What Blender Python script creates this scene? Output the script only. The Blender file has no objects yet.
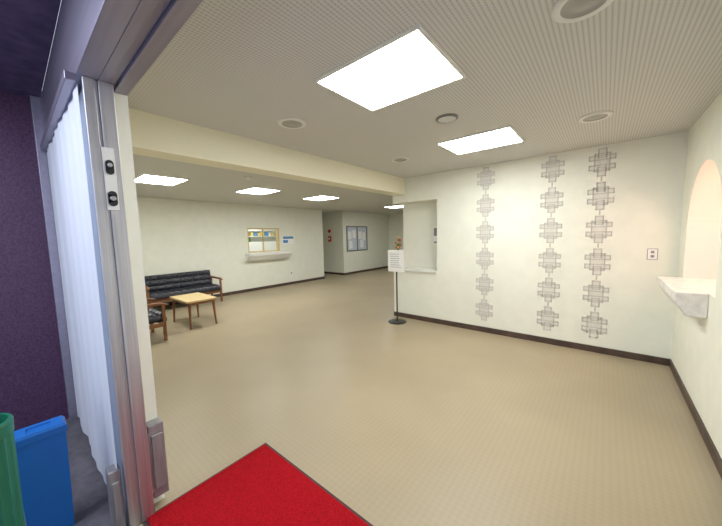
import bpy, bmesh, random
from math import *
from mathutils import Matrix, Vector
random.seed(4)
sc=bpy.context.scene
H=2.7; XR=.658; YB=4.915; XL=-8.46

# ------------------------------------------------ materials
def mat(name,col,rough=.6,metal=0,emit=None,es=0,spec=.5):
    m=bpy.data.materials.new(name); m.use_nodes=True
    b=m.node_tree.nodes['Principled BSDF']
    b.inputs['Base Color'].default_value=(*col,1); b.inputs['Roughness'].default_value=rough
    b.inputs['Metallic'].default_value=metal; b.inputs['Specular IOR Level'].default_value=spec
    if emit: b.inputs['Emission Color'].default_value=(*emit,1); b.inputs['Emission Strength'].default_value=es
    return m
def noisy(name,c1,c2,scale=20,rough=.6,metal=0,stretch=(1,1,1),bump=0,detail=4,lo=.35,hi=.65,spec=.5):
    m=mat(name,c1,rough,metal,spec=spec); nt=m.node_tree; b=nt.nodes['Principled BSDF']
    tc=nt.nodes.new('ShaderNodeTexCoord'); mp=nt.nodes.new('ShaderNodeMapping'); mp.inputs['Scale'].default_value=stretch
    n=nt.nodes.new('ShaderNodeTexNoise'); n.inputs['Scale'].default_value=scale; n.inputs['Detail'].default_value=detail
    r=nt.nodes.new('ShaderNodeValToRGB'); r.color_ramp.elements[0].color=(*c1,1); r.color_ramp.elements[1].color=(*c2,1)
    r.color_ramp.elements[0].position=lo; r.color_ramp.elements[1].position=hi
    nt.links.new(tc.outputs['Object'],mp.inputs[0]); nt.links.new(mp.outputs[0],n.inputs['Vector'])
    nt.links.new(n.outputs[0],r.inputs[0]); nt.links.new(r.outputs[0],b.inputs['Base Color'])
    if bump:
        bp=nt.nodes.new('ShaderNodeBump'); bp.inputs['Strength'].default_value=bump; bp.inputs['Distance'].default_value=.01
        nt.links.new(n.outputs[0],bp.inputs['Height']); nt.links.new(bp.outputs[0],b.inputs['Normal'])
    return m
def grid(name,c1,c2,px,py,rough,lo,hi,wx=.5,spec=.5,big=0):
    """two crossed sine bands: perforated board / ribbed carpet"""
    m=mat(name,c1,rough,spec=spec); nt=m.node_tree; b=nt.nodes['Principled BSDF']; L=nt.links.new
    tc=nt.nodes.new('ShaderNodeTexCoord')
    ws=[]
    for ax,per in (('X',px),('Y',py)):
        w=nt.nodes.new('ShaderNodeTexWave'); w.bands_direction=ax; w.inputs['Scale'].default_value=2*pi/(20*per)
        L(tc.outputs['Object'],w.inputs['Vector']); ws.append(w)
    mf=nt.nodes.new('ShaderNodeMix'); mf.data_type='FLOAT'; mf.inputs[0].default_value=wx
    L(ws[0].outputs['Fac'],mf.inputs[2]); L(ws[1].outputs['Fac'],mf.inputs[3])
    r=nt.nodes.new('ShaderNodeValToRGB'); r.color_ramp.elements[0].color=(*c1,1); r.color_ramp.elements[1].color=(*c2,1)
    r.color_ramp.elements[0].position=lo; r.color_ramp.elements[1].position=hi
    L(mf.outputs[0],r.inputs[0])
    if big:
        n=nt.nodes.new('ShaderNodeTexNoise'); n.inputs['Scale'].default_value=.9; n.inputs['Detail'].default_value=9
        L(tc.outputs['Object'],n.inputs['Vector'])
        r2=nt.nodes.new('ShaderNodeValToRGB'); r2.color_ramp.elements[0].color=(1-big,1-big,1-big,1); r2.color_ramp.elements[1].color=(1,1,1,1)
        r2.color_ramp.elements[0].position=.3; r2.color_ramp.elements[1].position=.65
        L(n.outputs[0],r2.inputs[0])
        mx=nt.nodes.new('ShaderNodeMix'); mx.data_type='RGBA'; mx.blend_type='MULTIPLY'; mx.inputs[0].default_value=1
        L(r.outputs[0],mx.inputs[6]); L(r2.outputs[0],mx.inputs[7]); L(mx.outputs[2],b.inputs['Base Color'])
    else: L(r.outputs[0],b.inputs['Base Color'])
    return m
M={}
M['wall']=noisy('wall_paint',(.77,.775,.68),(.80,.805,.71),6,.7)
M['wallr']=noisy('wall_paint_warm',(.78,.775,.67),(.81,.805,.69),6,.7)
M['beam']=mat('beam_paint',(.82,.79,.61),.6)
M['ceil']=grid('ceiling_board',(.44,.44,.42),(.65,.645,.615),.024,.02,.8,.05,.5,.3)
M['ceil2']=noisy('ceiling_plain',(.57,.57,.54),(.63,.63,.60),60,.8)
M['floor']=grid('floor_carpet',(.355,.290,.190),(.378,.310,.205),.04,.04,.42,.1,.8,.45,.4,.13)
M['base']=noisy('baseboard_wood',(.05,.03,.022),(.09,.055,.042),8,.45)
M['light']=mat('light_diffuser',(1,1,1),.5,0,(.98,1,.975),29)
M['trimw']=mat('white_metal',(.78,.78,.74),.35)
M['steel']=noisy('brushed_steel',(.46,.46,.49),(.60,.60,.63),3,.45,1,(20,20,.4),0)
M['steelg']=noisy('grey_steel',(.26,.25,.26),(.33,.32,.33),5,.5,.5,(8,8,1),0)
M['steelp']=noisy('steel_dark',(.34,.32,.40),(.38,.36,.45),3,.4,.8,(.3,12,12),0)
M['dark']=mat('dark_void',(.02,.02,.022),.5)
M['purple']=noisy('purple_stone',(.035,.014,.040),(.11,.045,.11),70,.45,0,(1,1,1),.2,6,.3,.75)
M['pceil']=noisy('vestibule_ceiling',(.06,.04,.09),(.10,.07,.14),10,.6)
M['vfloor']=noisy('vestibule_tile',(.10,.09,.10),(.15,.14,.15),14,.5)
M['red']=noisy('red_mat',(.24,.003,.008),(.48,.008,.014),200,.95,0,(1,1,1),.9,2,.35,.65,.1)
M['rub']=mat('mat_rubber',(.06,.02,.02),.7)
M['wood']=noisy('wood_brown',(.17,.065,.025),(.27,.11,.04),8,.35,0,(1,8,8))
M['woodl']=noisy('wood_light',(.58,.43,.20),(.66,.50,.25),6,.35,0,(2,12,2))
M['vinyl']=noisy('black_vinyl',(.012,.013,.022),(.022,.024,.036),20,.3)
M['motif']=mat('motif_grey',(.58,.56,.51),.7)
M['motif2']=mat('motif_pale',(.68,.67,.61),.7)
M['black']=mat('black_metal',(.02,.02,.02),.4,.3)
M['paper']=mat('paper_white',(.85,.85,.83),.7)
M['ink']=mat('ink_grey',(.25,.25,.27),.7)
M['blueink']=mat('ink_blue',(.08,.25,.55),.6)
M['marble']=noisy('marble_white',(.66,.64,.60),(.84,.82,.79),14,.3)
M['green']=mat('green_plastic',(.008,.14,.08),.4)
M['blue']=mat('blue_plastic',(.01,.15,.50),.4)
M['orange']=mat('orange_glaze',(.75,.20,.04),.4)
M['yellow']=mat('yellow_card',(.75,.60,.20),.6)
M['leaf']=noisy('leaf_green',(.03,.16,.04),(.08,.30,.07),20,.5)
M['redp']=mat('red_paint',(.6,.04,.03),.4)
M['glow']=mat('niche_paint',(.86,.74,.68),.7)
M['grille']=mat('speaker_grille',(.20,.20,.19),.5)
M['lens']=mat('downlight_lens',(.36,.35,.32),.3)
m=mat('curtain_cloth',(.88,.91,.95),.8); nt=m.node_tree; b=nt.nodes['Principled BSDF']
tr=nt.nodes.new('ShaderNodeBsdfTranslucent'); tr.inputs[0].default_value=(.85,.9,.97,1)
mx=nt.nodes.new('ShaderNodeMixShader'); mx.inputs[0].default_value=.35
nt.links.new(b.outputs[0],mx.inputs[1]); nt.links.new(tr.outputs[0],mx.inputs[2]); nt.links.new(mx.outputs[0],nt.nodes['Material Output'].inputs[0])
M['cloth']=m
M['film']=mat('frosted_film',(.55,.60,.70),.35)

# ------------------------------------------------ helpers
def finish(bm,name,mt,parent=None,bevel=0,smooth=False):
    me=bpy.data.meshes.new(name); bmesh.ops.recalc_face_normals(bm,faces=bm.faces[:])
    vs=[v.co for v in bm.verts]
    c=Vector(((min(v.x for v in vs)+max(v.x for v in vs))/2,(min(v.y for v in vs)+max(v.y for v in vs))/2,min(v.z for v in vs)))
    if parent is not None: c=parent.location.copy()
    bmesh.ops.translate(bm,verts=bm.verts[:],vec=-c)
    bm.to_mesh(me); bm.free()
    o=bpy.data.objects.new(name,me); sc.collection.objects.link(o)
    if parent is not None: o.parent=parent; o.location=(0,0,0)
    else: o.location=c
    if isinstance(mt,(list,tuple)):
        for k in mt: me.materials.append(M[k])
    else: me.materials.append(M[mt])
    if smooth:
        for p in me.polygons: p.use_smooth=True
    if bevel:
        md=o.modifiers.new('bevel','BEVEL'); md.width=bevel; md.segments=3; md.limit_method='ANGLE'
    return o
def addbox(bm,a,b,mi=0):
    r=bmesh.ops.create_cube(bm,size=1)
    S=Matrix.Diagonal((b[0]-a[0],b[1]-a[1],b[2]-a[2],1)); T=Matrix.Translation([(a[i]+b[i])/2 for i in range(3)])
    bmesh.ops.transform(bm,verts=r['verts'],matrix=T@S)
    fs=set(f for v in r['verts'] for f in v.link_faces)
    for f in fs: f.material_index=mi
    return r['verts']
def box(name,a,b,mt,parent=None,bevel=0):
    bm=bmesh.new(); addbox(bm,a,b); return finish(bm,name,mt,parent,bevel)
def addcyl(bm,p0,p1,r0,r1=None,seg=24,mi=0):
    r1=r0 if r1 is None else r1
    p0=Vector(p0);p1=Vector(p1);d=p1-p0
    q=d.to_track_quat('Z','Y').to_matrix().to_4x4()
    r=bmesh.ops.create_cone(bm,cap_ends=True,segments=seg,radius1=r0,radius2=r1,depth=d.length)
    bmesh.ops.transform(bm,verts=r['verts'],matrix=Matrix.Translation((p0+p1)/2)@q)
    for f in set(f for v in r['verts'] for f in v.link_faces): f.material_index=mi
    return r['verts']
def empty(name,loc):
    e=bpy.data.objects.new(name,None); e.empty_display_size=.1; sc.collection.objects.link(e); e.location=loc; return e
def poly(bm,pts,mi=0):
    f=bm.faces.new([bm.verts.new(p) for p in pts]); f.material_index=mi; return f
def prism(bm,prof,axis,a,b,mi=0):
    def P(p,t):
        return {'x':(t,p[0],p[1]),'y':(p[0],t,p[1]),'z':(p[0],p[1],t)}[axis]
    A=[bm.verts.new(P(p,a)) for p in prof]; B=[bm.verts.new(P(p,b)) for p in prof]
    fs=[bm.faces.new(A),bm.faces.new(B[::-1])]
    n=len(prof)
    for i in range(n): fs.append(bm.faces.new((A[i],A[(i+1)%n],B[(i+1)%n],B[i])))
    for f in fs: f.material_index=mi
def lathe(bm,cx,cy,prof,seg=40,mis=None):
    rings=[]
    for r,z in prof:
        rings.append([bm.verts.new((cx+r*cos(2*pi*i/seg),cy+r*sin(2*pi*i/seg),z)) for i in range(seg)])
    for k in range(len(prof)-1):
        for i in range(seg):
            f=bm.faces.new((rings[k][i],rings[k][(i+1)%seg],rings[k+1][(i+1)%seg],rings[k+1][i]))
            if mis: f.material_index=mis[k]
    f=bm.faces.new(rings[0]); f.material_index=mis[0] if mis else 0
    f=bm.faces.new(rings[-1]); f.material_index=mis[-1] if mis else 0

# ------------------------------------------------ shell
box('floor',(-9.9,.3,-.1),(XR+.3,12.6,0),'floor')
box('floor_vestibule',(-4.1,-2.5,-.1),(XR+.3,.3,0),'vfloor')
box('ceiling',(-3.2,.5,H),(XR+.3,YB+.5,H+.1),'ceil')
box('ceiling_hall',(-9.9,.5,H-.02),(-3.2,12.6,H+.1),'ceil2')
box('trim_beam',(-3.22,.5,2.40),(-2.97,YB+.5,H),'beam')
bm=bmesh.new()
addbox(bm,(-2.32,YB,0),(XR+.3,YB+.38,H))
addbox(bm,(-3.25,YB,0),(-2.32,YB+.12,.93))
addbox(bm,(-3.25,YB,2.25),(-2.32,YB+.38,H))
addbox(bm,(-3.25,YB+.38,0),(XR+.3,YB+.5,H))
finish(bm,'wall_back','wall')
box('trim_counter',(-3.28,YB-.03,.93),(-2.32,YB+.38,.965),'trimw',bevel=.006)
box('baseboard_back',(-3.25,YB-.015,0),(XR-.015,YB,.085),'base')
cy,r,zs,zb=4.0,.6,1.62,1.1
bm=bmesh.new()
def q(y0,z0,y1,z1,x=XR): poly(bm,[(x,y0,z0),(x,y1,z0),(x,y1,z1),(x,y0,z1)])
q(.3,0,YB,zb); q(.3,zb,cy-r,H); q(cy+r,zb,YB,H)
N=32; arc=[(cy-r*cos(pi*i/N),zs+r*sin(pi*i/N)) for i in range(N+1)]
for i in range(N):
    (y0,z0),(y1,z1)=arc[i],arc[i+1]
    poly(bm,[(XR,y0,z0),(XR,y1,z1),(XR,y1,H),(XR,y0,H)])
out=[(cy-r,zb)]+arc+[(cy+r,zb)]
D=.3
for i in range(len(out)):
    a=out[i]; b_=out[(i+1)%len(out)]
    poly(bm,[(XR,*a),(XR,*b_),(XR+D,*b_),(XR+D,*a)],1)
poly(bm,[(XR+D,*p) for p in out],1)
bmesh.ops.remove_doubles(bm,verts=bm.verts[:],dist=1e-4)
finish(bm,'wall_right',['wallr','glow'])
box('baseboard_right',(XR-.015,.5,0),(XR,YB,.085),'base')
bm=bmesh.new()
addbox(bm,(-9.9,.42,0),(-2.10,.5,H))
addbox(bm,(-2.10,.3,2.5),(XR+.3,.5,H))
finish(bm,'wall_front','wall')
wy0,wy1,wz0,wz1=4.72,5.86,1.2,1.96
bm=bmesh.new()
addbox(bm,(XL-.15,.5,0),(XL,wy0,H)); addbox(bm,(XL-.15,wy1,0),(XL,7.85,H))
addbox(bm,(XL-.15,wy0,0),(XL,wy1,wz0)); addbox(bm,(XL-.15,wy0,wz1),(XL,wy1,H))
finish(bm,'wall_left','wall')
box('baseboard_left',(XL,.5,0),(XL+.015,7.85,.085),'base')
bm=bmesh.new()
addbox(bm,(-9.9,7.7,0),(XL-.15,7.85,H)); addbox(bm,(-9.9,7.85,0),(-9.75,9.0,H))
addbox(bm,(-9.9,9.0,0),(XL,9.15,H)); addbox(bm,(XL-.15,9.15,0),(XL,12.4,H))
finish(bm,'wall_recess','wall')
bm=bmesh.new(); addbox(bm,(-9.75,8.985,0),(XL+.015,9.0,.085)); addbox(bm,(XL,9.0,0),(XL+.015,12.4,.085)); addbox(bm,(XL+.015,12.385,0),(-3.25,12.4,.085))
finish(bm,'baseboard_recess','base')
box('wall_far',(-9.9,12.4,0),(-2.8,12.5,H),'wall')
box('wall_corridor',(-3.25,YB+.5,0),(-3.1,12.4,H),'wall')
box('wall_vestibule',(-3.95,-2.5,0),(-3.8,.42,2.95),'purple')
box('ceiling_vestibule',(-3.95,-1.2,2.87),(XR+.3,.28,2.97),'pceil')

# ------------------------------------------------ ceiling lights
def panel(x,y,z,w=.77,d=.62):
    e=empty('ceiling_light_panel',(x,y,z))
    bm=bmesh.new(); t=.02
    addbox(bm,(x-w/2-t,y-d/2-t,z-.012),(x+w/2+t,y-d/2,z)); addbox(bm,(x-w/2-t,y+d/2,z-.012),(x+w/2+t,y+d/2+t,z))
    addbox(bm,(x-w/2-t,y-d/2,z-.012),(x-w/2,y+d/2,z)); addbox(bm,(x+w/2,y-d/2,z-.012),(x+w/2+t,y+d/2,z))
    finish(bm,'frame','trimw',e)
    box('diffuser',(x-w/2,y-d/2,z-.006),(x+w/2,y+d/2,z),'light',e)
panel(-1.175,1.76,H); panel(-1.175,3.65,H)
for y in (1.76,3.63,5.5,9.3): panel(-5.95,y,H-.02)
def downlight(x,y,rr=.13):
    bm=bmesh.new(); z=H
    lathe(bm,x,y,[(rr,z),(rr,z-.008),(rr-.012,z-.016),(rr*.72,z-.012),(rr*.66,z-.004),(rr*.35,z-.010),(rr*.05,z-.014)],40,[0,0,0,1,2,2])
    finish(bm,'ceiling_downlight',['trimw','lens','lens'],smooth=True)
for x,y in ((-.12,1.82),(-.12,3.64),(-2.29,1.79),(-2.27,3.64)): downlight(x,y)
bm=bmesh.new(); x,y=-1.17,2.69
lathe(bm,x,y,[(.10,H),(.10,H-.01),(.085,H-.018),(.08,H-.012)],36)
for i in range(-4,5):
    l=sqrt(.08**2-(i*.018)**2)
    addbox(bm,(x-l,y+i*.018-.004,H-.018),(x+l,y+i*.018+.004,H-.012),1)
finish(bm,'ceiling_speaker',['grille','trimw'])
for x,y in ((-4.7,2.7),(-7.2,4.4)):
    bm=bmesh.new(); z=H-.02
    lathe(bm,x,y,[(.06,z),(.06,z-.015),(.045,z-.03),(.02,z-.045),(.001,z-.046)],24)
    finish(bm,'smoke_detector','trimw',smooth=True)

# ------------------------------------------------ wall motifs
def motif(bm,x,z,W=.27,Hh=.37,t=.014):
    y0,y1=YB-.003,YB+.002
    def rect(a,c,b_,d):
        addbox(bm,(x+a,y0,z+c),(x+b_,y1,z+c+t)); addbox(bm,(x+a,y0,z+d-t),(x+b_,y1,z+d))
        addbox(bm,(x+a,y0,z+c),(x+a+t,y1,z+d)); addbox(bm,(x+b_-t,y0,z+c),(x+b_,y1,z+d))
    w,h=W/2,Hh/2
    addbox(bm,(x-w*.6,YB-.0015,z-h*.62),(x+w*.6,y1,z+h*.62),1)
    addbox(bm,(x-w,YB-.0012,z-h*.5),(x+w,y1,z-h*.14),1); addbox(bm,(x-w,YB-.0012,z+h*.14),(x+w,y1,z+h*.5),1)
    addbox(bm,(x-w*.34,YB-.0012,z-h*.95),(x+w*.34,y1,z+h*.95),1)
    rect(-w*.6,-h*.62,w*.6,h*.62)
    rect(-w*.34,-h*.95,w*.34,-h*.3); rect(-w*.34,h*.3,w*.34,h*.95)
    rect(-w,-h*.5,w,-h*.14); rect(-w,h*.14,w,h*.5)
for cx in (-1.49,-.60,-.07):
    bm=bmesh.new()
    for k in range(6):
        motif(bm,cx,2.49-k*.424)
        if k<5: addbox(bm,(cx-.008,YB-.002,2.49-k*.424-.24),(cx+.008,YB+.002,2.49-k*.424-.18))
    finish(bm,'wall_motif_column',['motif','motif2'])
bm=bmesh.new(); addbox(bm,(.40,YB-.008,1.27),(.48,YB,1.39)); addbox(bm,(.425,YB-.012,1.29),(.455,YB-.008,1.32),1); addbox(bm,(.425,YB-.012,1.34),(.455,YB-.008,1.37),1)
addbox(bm,(.394,YB-.006,1.264),(.486,YB,1.396),1)
finish(bm,'wall_switch',['paper','ink'])

bm=bmesh.new()
prism(bm,[(XR,1.1),(XR-.19,1.1),(XR-.19,1.03),(XR-.12,.90),(XR,.90)],'y',3.55,4.66)
finish(bm,'marble_counter_shelf','marble',bevel=.008)

# ------------------------------------------------ red mat
e=empty('entrance_mat',(-1,.75,0))
box('rubber_edge',(-2.02,.36,0),(.0,1.175,.010),'rub',e)
box('pile',(-2.0,.38,.004),(-.02,1.155,.018),'red',e)

# ------------------------------------------------ door frame
e=empty('door_frame',(-2.06,.35,0))
bm=bmesh.new()
addbox(bm,(-2.04,.30,0),(-2.0,.345,2.45)); addbox(bm,(-2.04,.345,0),(-2.012,.358,2.45)); addbox(bm,(-2.10,.358,0),(-2.0,.42,2.45))
finish(bm,'jamb_post','steel',e,.003)
bm=bmesh.new()
addbox(bm,(-3.8,.28,2.45),(XR+.2,.36,2.868)); addbox(bm,(-2.12,.36,2.45),(XR,.40,2.5)); addbox(bm,(-2.12,.40,2.47),(XR,.44,2.5)); addbox(bm,(-2.12,.44,2.45),(XR,.50,2.5))
finish(bm,'header','steelp',e,.003)
bm=bmesh.new(); addbox(bm,(-3.8,.24,2.42),(-2.02,.28,2.46)); addbox(bm,(-3.8,.22,0),(-3.72,.28,2.868))
finish(bm,'track_rail','steelp',e,.003)
bm=bmesh.new()
addbox(bm,(-2.0,.345,1.80),(-1.994,.395,2.12))
finish(bm,'lock_plate','trimw',e,.002)
bm=bmesh.new()
for z,rr in ((2.04,.017),(1.88,.019)):
    addcyl(bm,(-1.994,.37,z),(-1.988,.37,z),rr,seg=24); addcyl(bm,(-1.994,.37,z-.04),(-1.988,.37,z-.04),rr,seg=24)
    addbox(bm,(-1.994,.37-rr,z-.04),(-1.988,.37+rr,z))
finish(bm,'lock_slot','dark',e)
bm=bmesh.new()
addcyl(bm,(-1.990,.37,2.03),(-1.975,.37,2.03),.010); addcyl(bm,(-1.990,.37,1.86),(-1.975,.37,1.86),.012)
finish(bm,'lock_knob','steel',e,.001)
bm=bmesh.new()
addbox(bm,(-2.12,.43,.08),(-2.03,.51,.54)); addbox(bm,(-2.03,.44,.14),(-2.018,.50,.48))
addbox(bm,(-2.08,.42,.12),(-2.03,.44,.5))
finish(bm,'door_operator_box','steelg',e,.006)
bm=bmesh.new(); addbox(bm,(-2.10,.235,.02),(-2.02,.29,.38)); addbox(bm,(-2.02,.245,.10),(-2.008,.28,.32))
finish(bm,'door_guide_box','steelg',e,.006)
e=empty('sliding_door_leaf',(-2.5,.30,0))
box('film_pane',(-3.7,.310,.02),(-2.05,.316,2.42),'film',e)
bm=bmesh.new(); addbox(bm,(-3.7,.303,.0),(-2.05,.322,.10)); addbox(bm,(-3.7,.303,0),(-3.66,.322,2.44)); finish(bm,'stile','steel',e,.003)
# curtain
bm=bmesh.new(); n=200; m_=14; g=[]
for j in range(m_+1):
    z=.03+(2.41-.03)*j/m_; row=[]
    for i in range(n+1):
        u=i/n; x=-3.70+(1.68)*u
        k=j/m_
        y=.272+(.008-.004*k)*sin(u*19+2.2*sin(u*5)+.4*k)+.003*sin(u*51+k*1.2)-.004*(1-k)*u+.012*u
        row.append(bm.verts.new((x,y,z)))
    g.append(row)
for j in range(m_):
    for i in range(n): bm.faces.new((g[j][i],g[j][i+1],g[j+1][i+1],g[j+1][i]))
finish(bm,'white_curtain','cloth',smooth=True)

# ------------------------------------------------ bins
def bin_(name,cx,cy_,w,d,h,mt):
    bm=bmesh.new()
    def ring(s,z,ins=0): return [bm.verts.new((cx+sx*(w/2*s-ins),cy_+sy*(d/2*s-ins),z)) for sx,sy in ((-1,-1),(1,-1),(1,1),(-1,1))]
    R=[ring(.86,0),ring(.97,h-.05),ring(1.03,h-.05),ring(1.03,h-.015),ring(.9,h),ring(.5,h),ring(.45,h-.012)]
    bm.faces.new(R[0]); bm.faces.new(R[-1])
    for a,b_ in zip(R,R[1:]):
        for i in range(4): bm.faces.new((a[i],a[(i+1)%4],b_[(i+1)%4],b_[i]))
    finish(bm,name,mt,bevel=.006)
bin_('blue_waste_bin',-2.36,.02,.12,.20,.63,'blue')
bm=bmesh.new(); gx,gy,gh=-1.99,-.15,.88; seg=96
prof=[(.076,0),(.080,.02),(.088,gh-.06),(.096,gh-.06),(.098,gh-.01),(.094,gh),(.084,gh),(.080,gh-.05),(.07,.03)]
rings=[]
for k,(rr,z) in enumerate(prof):
    rings.append([bm.verts.new((gx+(rr+(.005*max(0,cos(i*2*pi/seg*16)) if k in (1,2) else 0))*cos(2*pi*i/seg),gy+(rr+(.005*max(0,cos(i*2*pi/seg*16)) if k in (1,2) else 0))*sin(2*pi*i/seg),z)) for i in range(seg)])
for k in range(len(prof)-1):
    for i in range(seg): bm.faces.new((rings[k][i],rings[k][(i+1)%seg],rings[k+1][(i+1)%seg],rings[k+1][i]))
bm.faces.new(rings[0]); bm.faces.new(rings[-1])
finish(bm,'green_umbrella_bin','green')

# ------------------------------------------------ seating
def seat(name,x0,x1,y0,y1,rot,n,hb=.84):
    e=empty(name,((x0+x1)/2,(y0+y1)/2,0)); R=Matrix.Translation(e.location)@Matrix.Rotation(rot,4,'Z')@Matrix.Translation(-e.location)
    L,Dp=y1-y0,x1-x0
    bm=bmesh.new(); w=.045
    for y in (y0,y1-w):
        addbox(bm,(x1-.10,y,0),(x1-.055,y+w,.60))
        addbox(bm,(x0+.06,y,0),(x0+.11,y+w,.60))
        addbox(bm,(x0+.05,y,.24),(x1-.06,y+w,.30))
        prism(bm,[(x0+.0,.60),(x0+.12,.645),(x1-.12,.64),(x1,.60),(x1,.58),(x1-.14,.60),(x0+.10,.60),(x0,.575)],'y',y-.012,y+w+.012)
    addbox(bm,(x1-.10,y0+w,.25),(x1-.06,y1-w,.32)); addbox(bm,(x0+.07,y0+w,.25),(x0+.11,y1-w,.32))
    addbox(bm,(x0+.02,y0+w,.5),(x0+.05,y1-w,.55))
    bmesh.ops.transform(bm,verts=bm.verts[:],matrix=R); finish(bm,'wood_frame','wood',e,.008)
    def cushion(nm,orig,U,V,Nn,lu,lv,th,nu,nv):
        bm=bmesh.new(); ru,rv=nu*8,nv*8
        front=[];back=[]
        for j in range(rv+1):
            fr=[];bk=[]
            for i in range(ru+1):
                a,b_=i/ru,j/rv
                edge=min(min(a,1-a)*lu,min(b_,1-b_)*lv); ed=min(1,edge/.04); rnd=sqrt(max(0,1-(1-ed)**2))
                tuft=abs(sin(pi*a*nu))**.5*abs(sin(pi*b_*nv))**.5
                h=th*(.35+.35*rnd+.30*tuft*rnd)
                p=orig+U*(a*lu)+V*(b_*lv)
                fr.append(bm.verts.new(p+Nn*h)); bk.append(bm.verts.new(p))
            front.append(fr);back.append(bk)
        for j in range(rv):
            for i in range(ru):
                bm.faces.new((front[j][i],front[j][i+1],front[j+1][i+1],front[j+1][i]))
                bm.faces.new((back[j][i],back[j+1][i],back[j+1][i+1],back[j][i+1]))
        for j in range(rv):
            for i in (0,ru): bm.faces.new((front[j][i],front[j+1][i],back[j+1][i],back[j][i]))
        for i in range(ru):
            for j in (0,rv): bm.faces.new((front[j][i],front[j][i+1],back[j][i+1],back[j][i]))
        bmesh.ops.transform(bm,verts=bm.verts[:],matrix=R); finish(bm,nm,'vinyl',e,0,True)
    cushion('seat_cushion',Vector((x0+.10,y0+w,.32)),Vector((1,0,0)),Vector((0,1,0)),Vector((0,0,1)),Dp-.13,L-2*w,.15,4,n)
    lean=Vector((-.17,0,.985)).normalized(); nn=Vector((.985,0,.17)).normalized()
    cushion('back_cushion',Vector((x0+.115,y0+w,.42)),Vector((0,1,0)),lean,nn,L-2*w,hb-.42,.13,n,3)
seat('vinyl_sofa',-8.38,-7.66,1.85,3.5,0,10,.82)
seat('vinyl_armchair',-6.2,-5.5,.88,1.62,radians(90),4,.80)
e=empty('coffee_table',(-6.18,2.27,0)); tx0,tx1,ty0,ty1=-6.64,-5.74,1.96,2.50
box('table_top',(tx0,ty0,.49),(tx1,ty1,.525),'woodl',e,.008)
bm=bmesh.new()
for x,sx in ((tx0+.06,-1),(tx1-.06,1)):
    for y,sy in ((ty0+.06,-1),(ty1-.06,1)): addcyl(bm,(x+sx*.03,y+sy*.02,0),(x,y,.49),.016,.026,16)
addbox(bm,(tx0+.05,ty0+.05,.44),(tx1-.05,ty0+.07,.49)); addbox(bm,(tx0+.05,ty1-.07,.44),(tx1-.05,ty1-.05,.49))
addbox(bm,(tx0+.05,ty0+.05,.44),(tx0+.07,ty1-.05,.49)); addbox(bm,(tx1-.07,ty0+.05,.44),(tx1-.05,ty1-.05,.49))
finish(bm,'table_legs','wood',e,.002)

# ------------------------------------------------ sign stand
e=empty('sign_stand',(-2.96,4.57,0)); x,y=-2.96,4.57
bm=bmesh.new(); lathe(bm,x,y,[(.17,0),(.17,.012),(.15,.02),(.02,.03),(.012,.05)],36); addcyl(bm,(x,y,.03),(x,y,1.02),.013)
addbox(bm,(x-.15,y-.003,.96),(x+.15,y+.012,.975))
finish(bm,'pole','black',e)
bm=bmesh.new(); addbox(bm,(x-.18,y-.02,.955),(x+.18,y-.008,1.36)); finish(bm,'board','paper',e,.003)
bm=bmesh.new()
for k in range(7): addbox(bm,(x-.12,y-.022,1.28-k*.04),(x+.06+.05*random.random(),y-.0195,1.287-k*.04))
finish(bm,'print','ink',e)
x,y,z=-3.19,5.0,.965
e=empty('flower_vase',(x,y,z))
bm=bmesh.new(); lathe(bm,x,y,[(.05,z),(.075,z+.08),(.07,z+.22),(.035,z+.33),(.045,z+.36)],24); finish(bm,'vase','orange',e,0,True)
bm=bmesh.new()
for i in range(16):
    an=i*2.4; rr=.02+.010*(i%4); h=z+.42+.05*(i%5)
    addcyl(bm,(x,y,z+.34),(x+rr*cos(an),y+rr*sin(an),h),.004,.004,6,0)
    s=bmesh.ops.create_icosphere(bm,subdivisions=2,radius=.022,matrix=Matrix.Translation((x+rr*cos(an),y+rr*sin(an),h)))
    for f in set(f for v in s['verts'] for f in v.link_faces): f.material_index=1+i%2
finish(bm,'flowers',['leaf','yellow','redp'],e)
bm=bmesh.new(); yy=YB+.38; addbox(bm,(-2.58,yy-.006,1.42),(-2.42,yy,1.78)); addbox(bm,(-2.56,yy-.008,1.60),(-2.44,yy-.006,1.75),1); addbox(bm,(-2.56,yy-.008,1.46),(-2.44,yy-.006,1.49),1)
finish(bm,'wall_notice',['paper','ink'])

# ------------------------------------------------ service window
e=empty('window_1',(XL,5.3,1.2))
bm=bmesh.new(); f=.035
addbox(bm,(XL-.14,wy0,wz1-f),(XL+.02,wy1,wz1)); addbox(bm,(XL-.14,wy0,wz0),(XL-.005,wy1,wz0+f))
addbox(bm,(XL-.14,wy0,wz0),(XL-.005,wy0+f,wz1)); addbox(bm,(XL-.14,wy1-f,wz0),(XL-.005,wy1,wz1)); addbox(bm,(XL-.09,5.27,wz0),(XL-.06,5.31,wz1))
finish(bm,'frame','woodl',e)
bm=bmesh.new(); prism(bm,[(XL,.92),(XL+.16,.96),(XL+.28,1.11),(XL+.28,1.19),(XL,1.19)],'y',4.6,6.15); finish(bm,'service_counter','trimw',None,.01)
bm=bmesh.new()
x0,x1,y0,y1,z0,z1=-9.85,XL-.15,4.2,6.6,.6,2.5
poly(bm,[(x0,y0,z0),(x0,y1,z0),(x0,y1,z1),(x0,y0,z1)]); poly(bm,[(x0,y0,z0),(x1,y0,z0),(x1,y0,z1),(x0,y0,z1)]); poly(bm,[(x0,y1,z0),(x1,y1,z0),(x1,y1,z1),(x0,y1,z1)])
poly(bm,[(x0,y0,z0),(x1,y0,z0),(x1,y1,z0),(x0,y1,z0)]); poly(bm,[(x0,y0,z1),(x1,y0,z1),(x1,y1,z1),(x0,y1,z1)])
finish(bm,'wall_office','wall')
bm=bmesh.new(); addbox(bm,(-9.84,4.9,.6),(-9.6,6.5,1.5))
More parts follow.
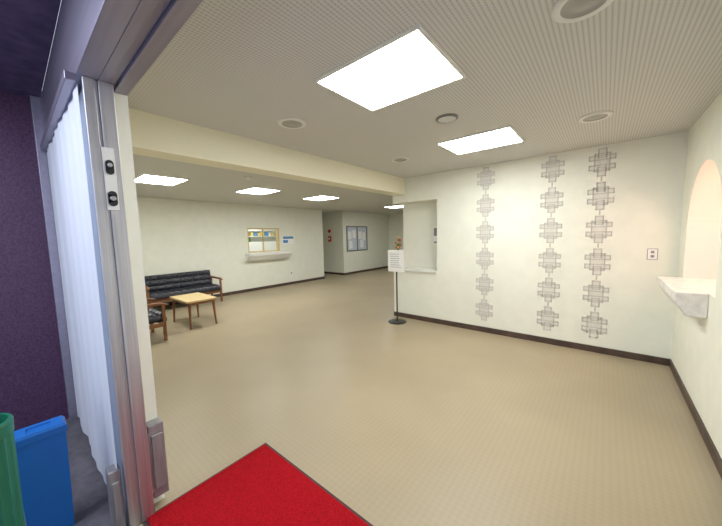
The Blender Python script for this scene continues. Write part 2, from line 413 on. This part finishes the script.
for s in range(3): addbox(bm,(-9.84,4.9,1.5+.2*s),(-9.6,6.5,1.52+.2*s),0)
yk=4.95
while yk<6.4:
    w_=.06+.08*random.random(); hh=.10+.07*random.random(); s=random.choice([0,1])
    addbox(bm,(-9.8,yk,1.52+.2*s),(-9.62,yk+w_,1.52+.2*s+hh),random.choice([1,2,3,3,4,5])); yk+=w_+.03
finish(bm,'office_shelf',['paper','yellow','leaf','paper','blueink','wood'])
L=bpy.data.lights.new('office_fill','AREA'); L.energy=15; L.color=(.97,1,.98); L.size=.8; o=bpy.data.objects.new('office_fill',L); o.location=(-9.1,5.4,2.45); sc.collection.objects.link(o)  # unseen fill light added so the box behind the service window is lit
bm=bmesh.new(); addbox(bm,(XL,5.97,1.42),(XL+.006,6.46,1.70)); addbox(bm,(XL+.006,6.0,1.60),(XL+.008,6.43,1.68),1); addbox(bm,(XL+.006,6.0,1.46),(XL+.008,6.2,1.56),1)
finish(bm,'wall_poster',['paper','blueink'])
bm=bmesh.new(); addbox(bm,(XL,6.25,.34),(XL+.01,6.33,.46)); addbox(bm,(XL+.01,6.27,.37),(XL+.013,6.31,.43),1); finish(bm,'wall_outlet',['paper','ink'])
e=empty('window_2',(XL,9.9,1))
bm=bmesh.new(); y0,y1,z0,z1=9.2,10.6,.98,2.07
for a_,b_ in (((XL,y0,z0),(XL+.03,y1,z0+.05)),((XL,y0,z1-.05),(XL+.03,y1,z1)),((XL,y0,z0),(XL+.03,y0+.05,z1)),((XL,y1-.05,z0),(XL+.03,y1,z1)),((XL,9.87,z0),(XL+.03,9.92,z1))): addbox(bm,a_,b_)
finish(bm,'frame','grille',e)
bm=bmesh.new(); addbox(bm,(XL,y0+.05,z0+.05),(XL+.008,y1-.05,z1-.05)); finish(bm,'pane','film',e)
bm=bmesh.new()
for yk,zk in ((9.3,1.5),(9.58,1.55),(9.35,1.1),(9.98,1.5),(10.25,1.45),(10.1,1.12)): addbox(bm,(XL+.008,yk,zk),(XL+.012,yk+.22,zk+.34))
finish(bm,'posted_notices','paper',e)
bm=bmesh.new(); addcyl(bm,(-9.25,9.0,1.88),(-9.25,8.95,1.88),.07); addbox(bm,(-9.33,8.96,1.42),(-9.17,9.0,1.66),0); addcyl(bm,(-9.25,8.96,1.55),(-9.25,8.94,1.55),.05,mi=1)
finish(bm,'fire_alarm',['redp','paper'])

# ------------------------------------------------ lights
L=bpy.data.lights.new('niche_lamp','AREA'); L.energy=7; L.color=(1,.68,.50); L.size=.15; o=bpy.data.objects.new('niche_lamp',L); o.location=(XR+.15,4.0,2.18); sc.collection.objects.link(o)
L=bpy.data.lights.new('vestibule_fill','AREA'); L.energy=50; L.color=(.8,.85,1); L.size=.8; o=bpy.data.objects.new('vestibule_fill',L); o.location=(-2.2,-.9,2.85); sc.collection.objects.link(o)  # unseen fill light added behind the camera to brighten curtain and purple wall
w=bpy.data.worlds.new('world'); sc.world=w; w.use_nodes=True
w.node_tree.nodes['Background'].inputs[0].default_value=(.75,.82,1,1); w.node_tree.nodes['Background'].inputs[1].default_value=1.2

# ------------------------------------------------ camera
rt=Vector((.76865,.63919,-.02489)); up=Vector((-.0397,.08651,.99546)); fw=Vector((-.63844,.76417,-.09187))
cd=bpy.data.cameras.new('camera'); co=bpy.data.objects.new('camera',cd); sc.collection.objects.link(co)
cd.sensor_width=36; cd.lens=292.659/722*36; cd.clip_start=.02
Mx=Matrix((rt,up,-fw)).transposed().to_4x4(); Mx.translation=(0,0,1.633); co.matrix_world=Mx
sc.camera=co
sc.view_settings.view_transform='Standard'
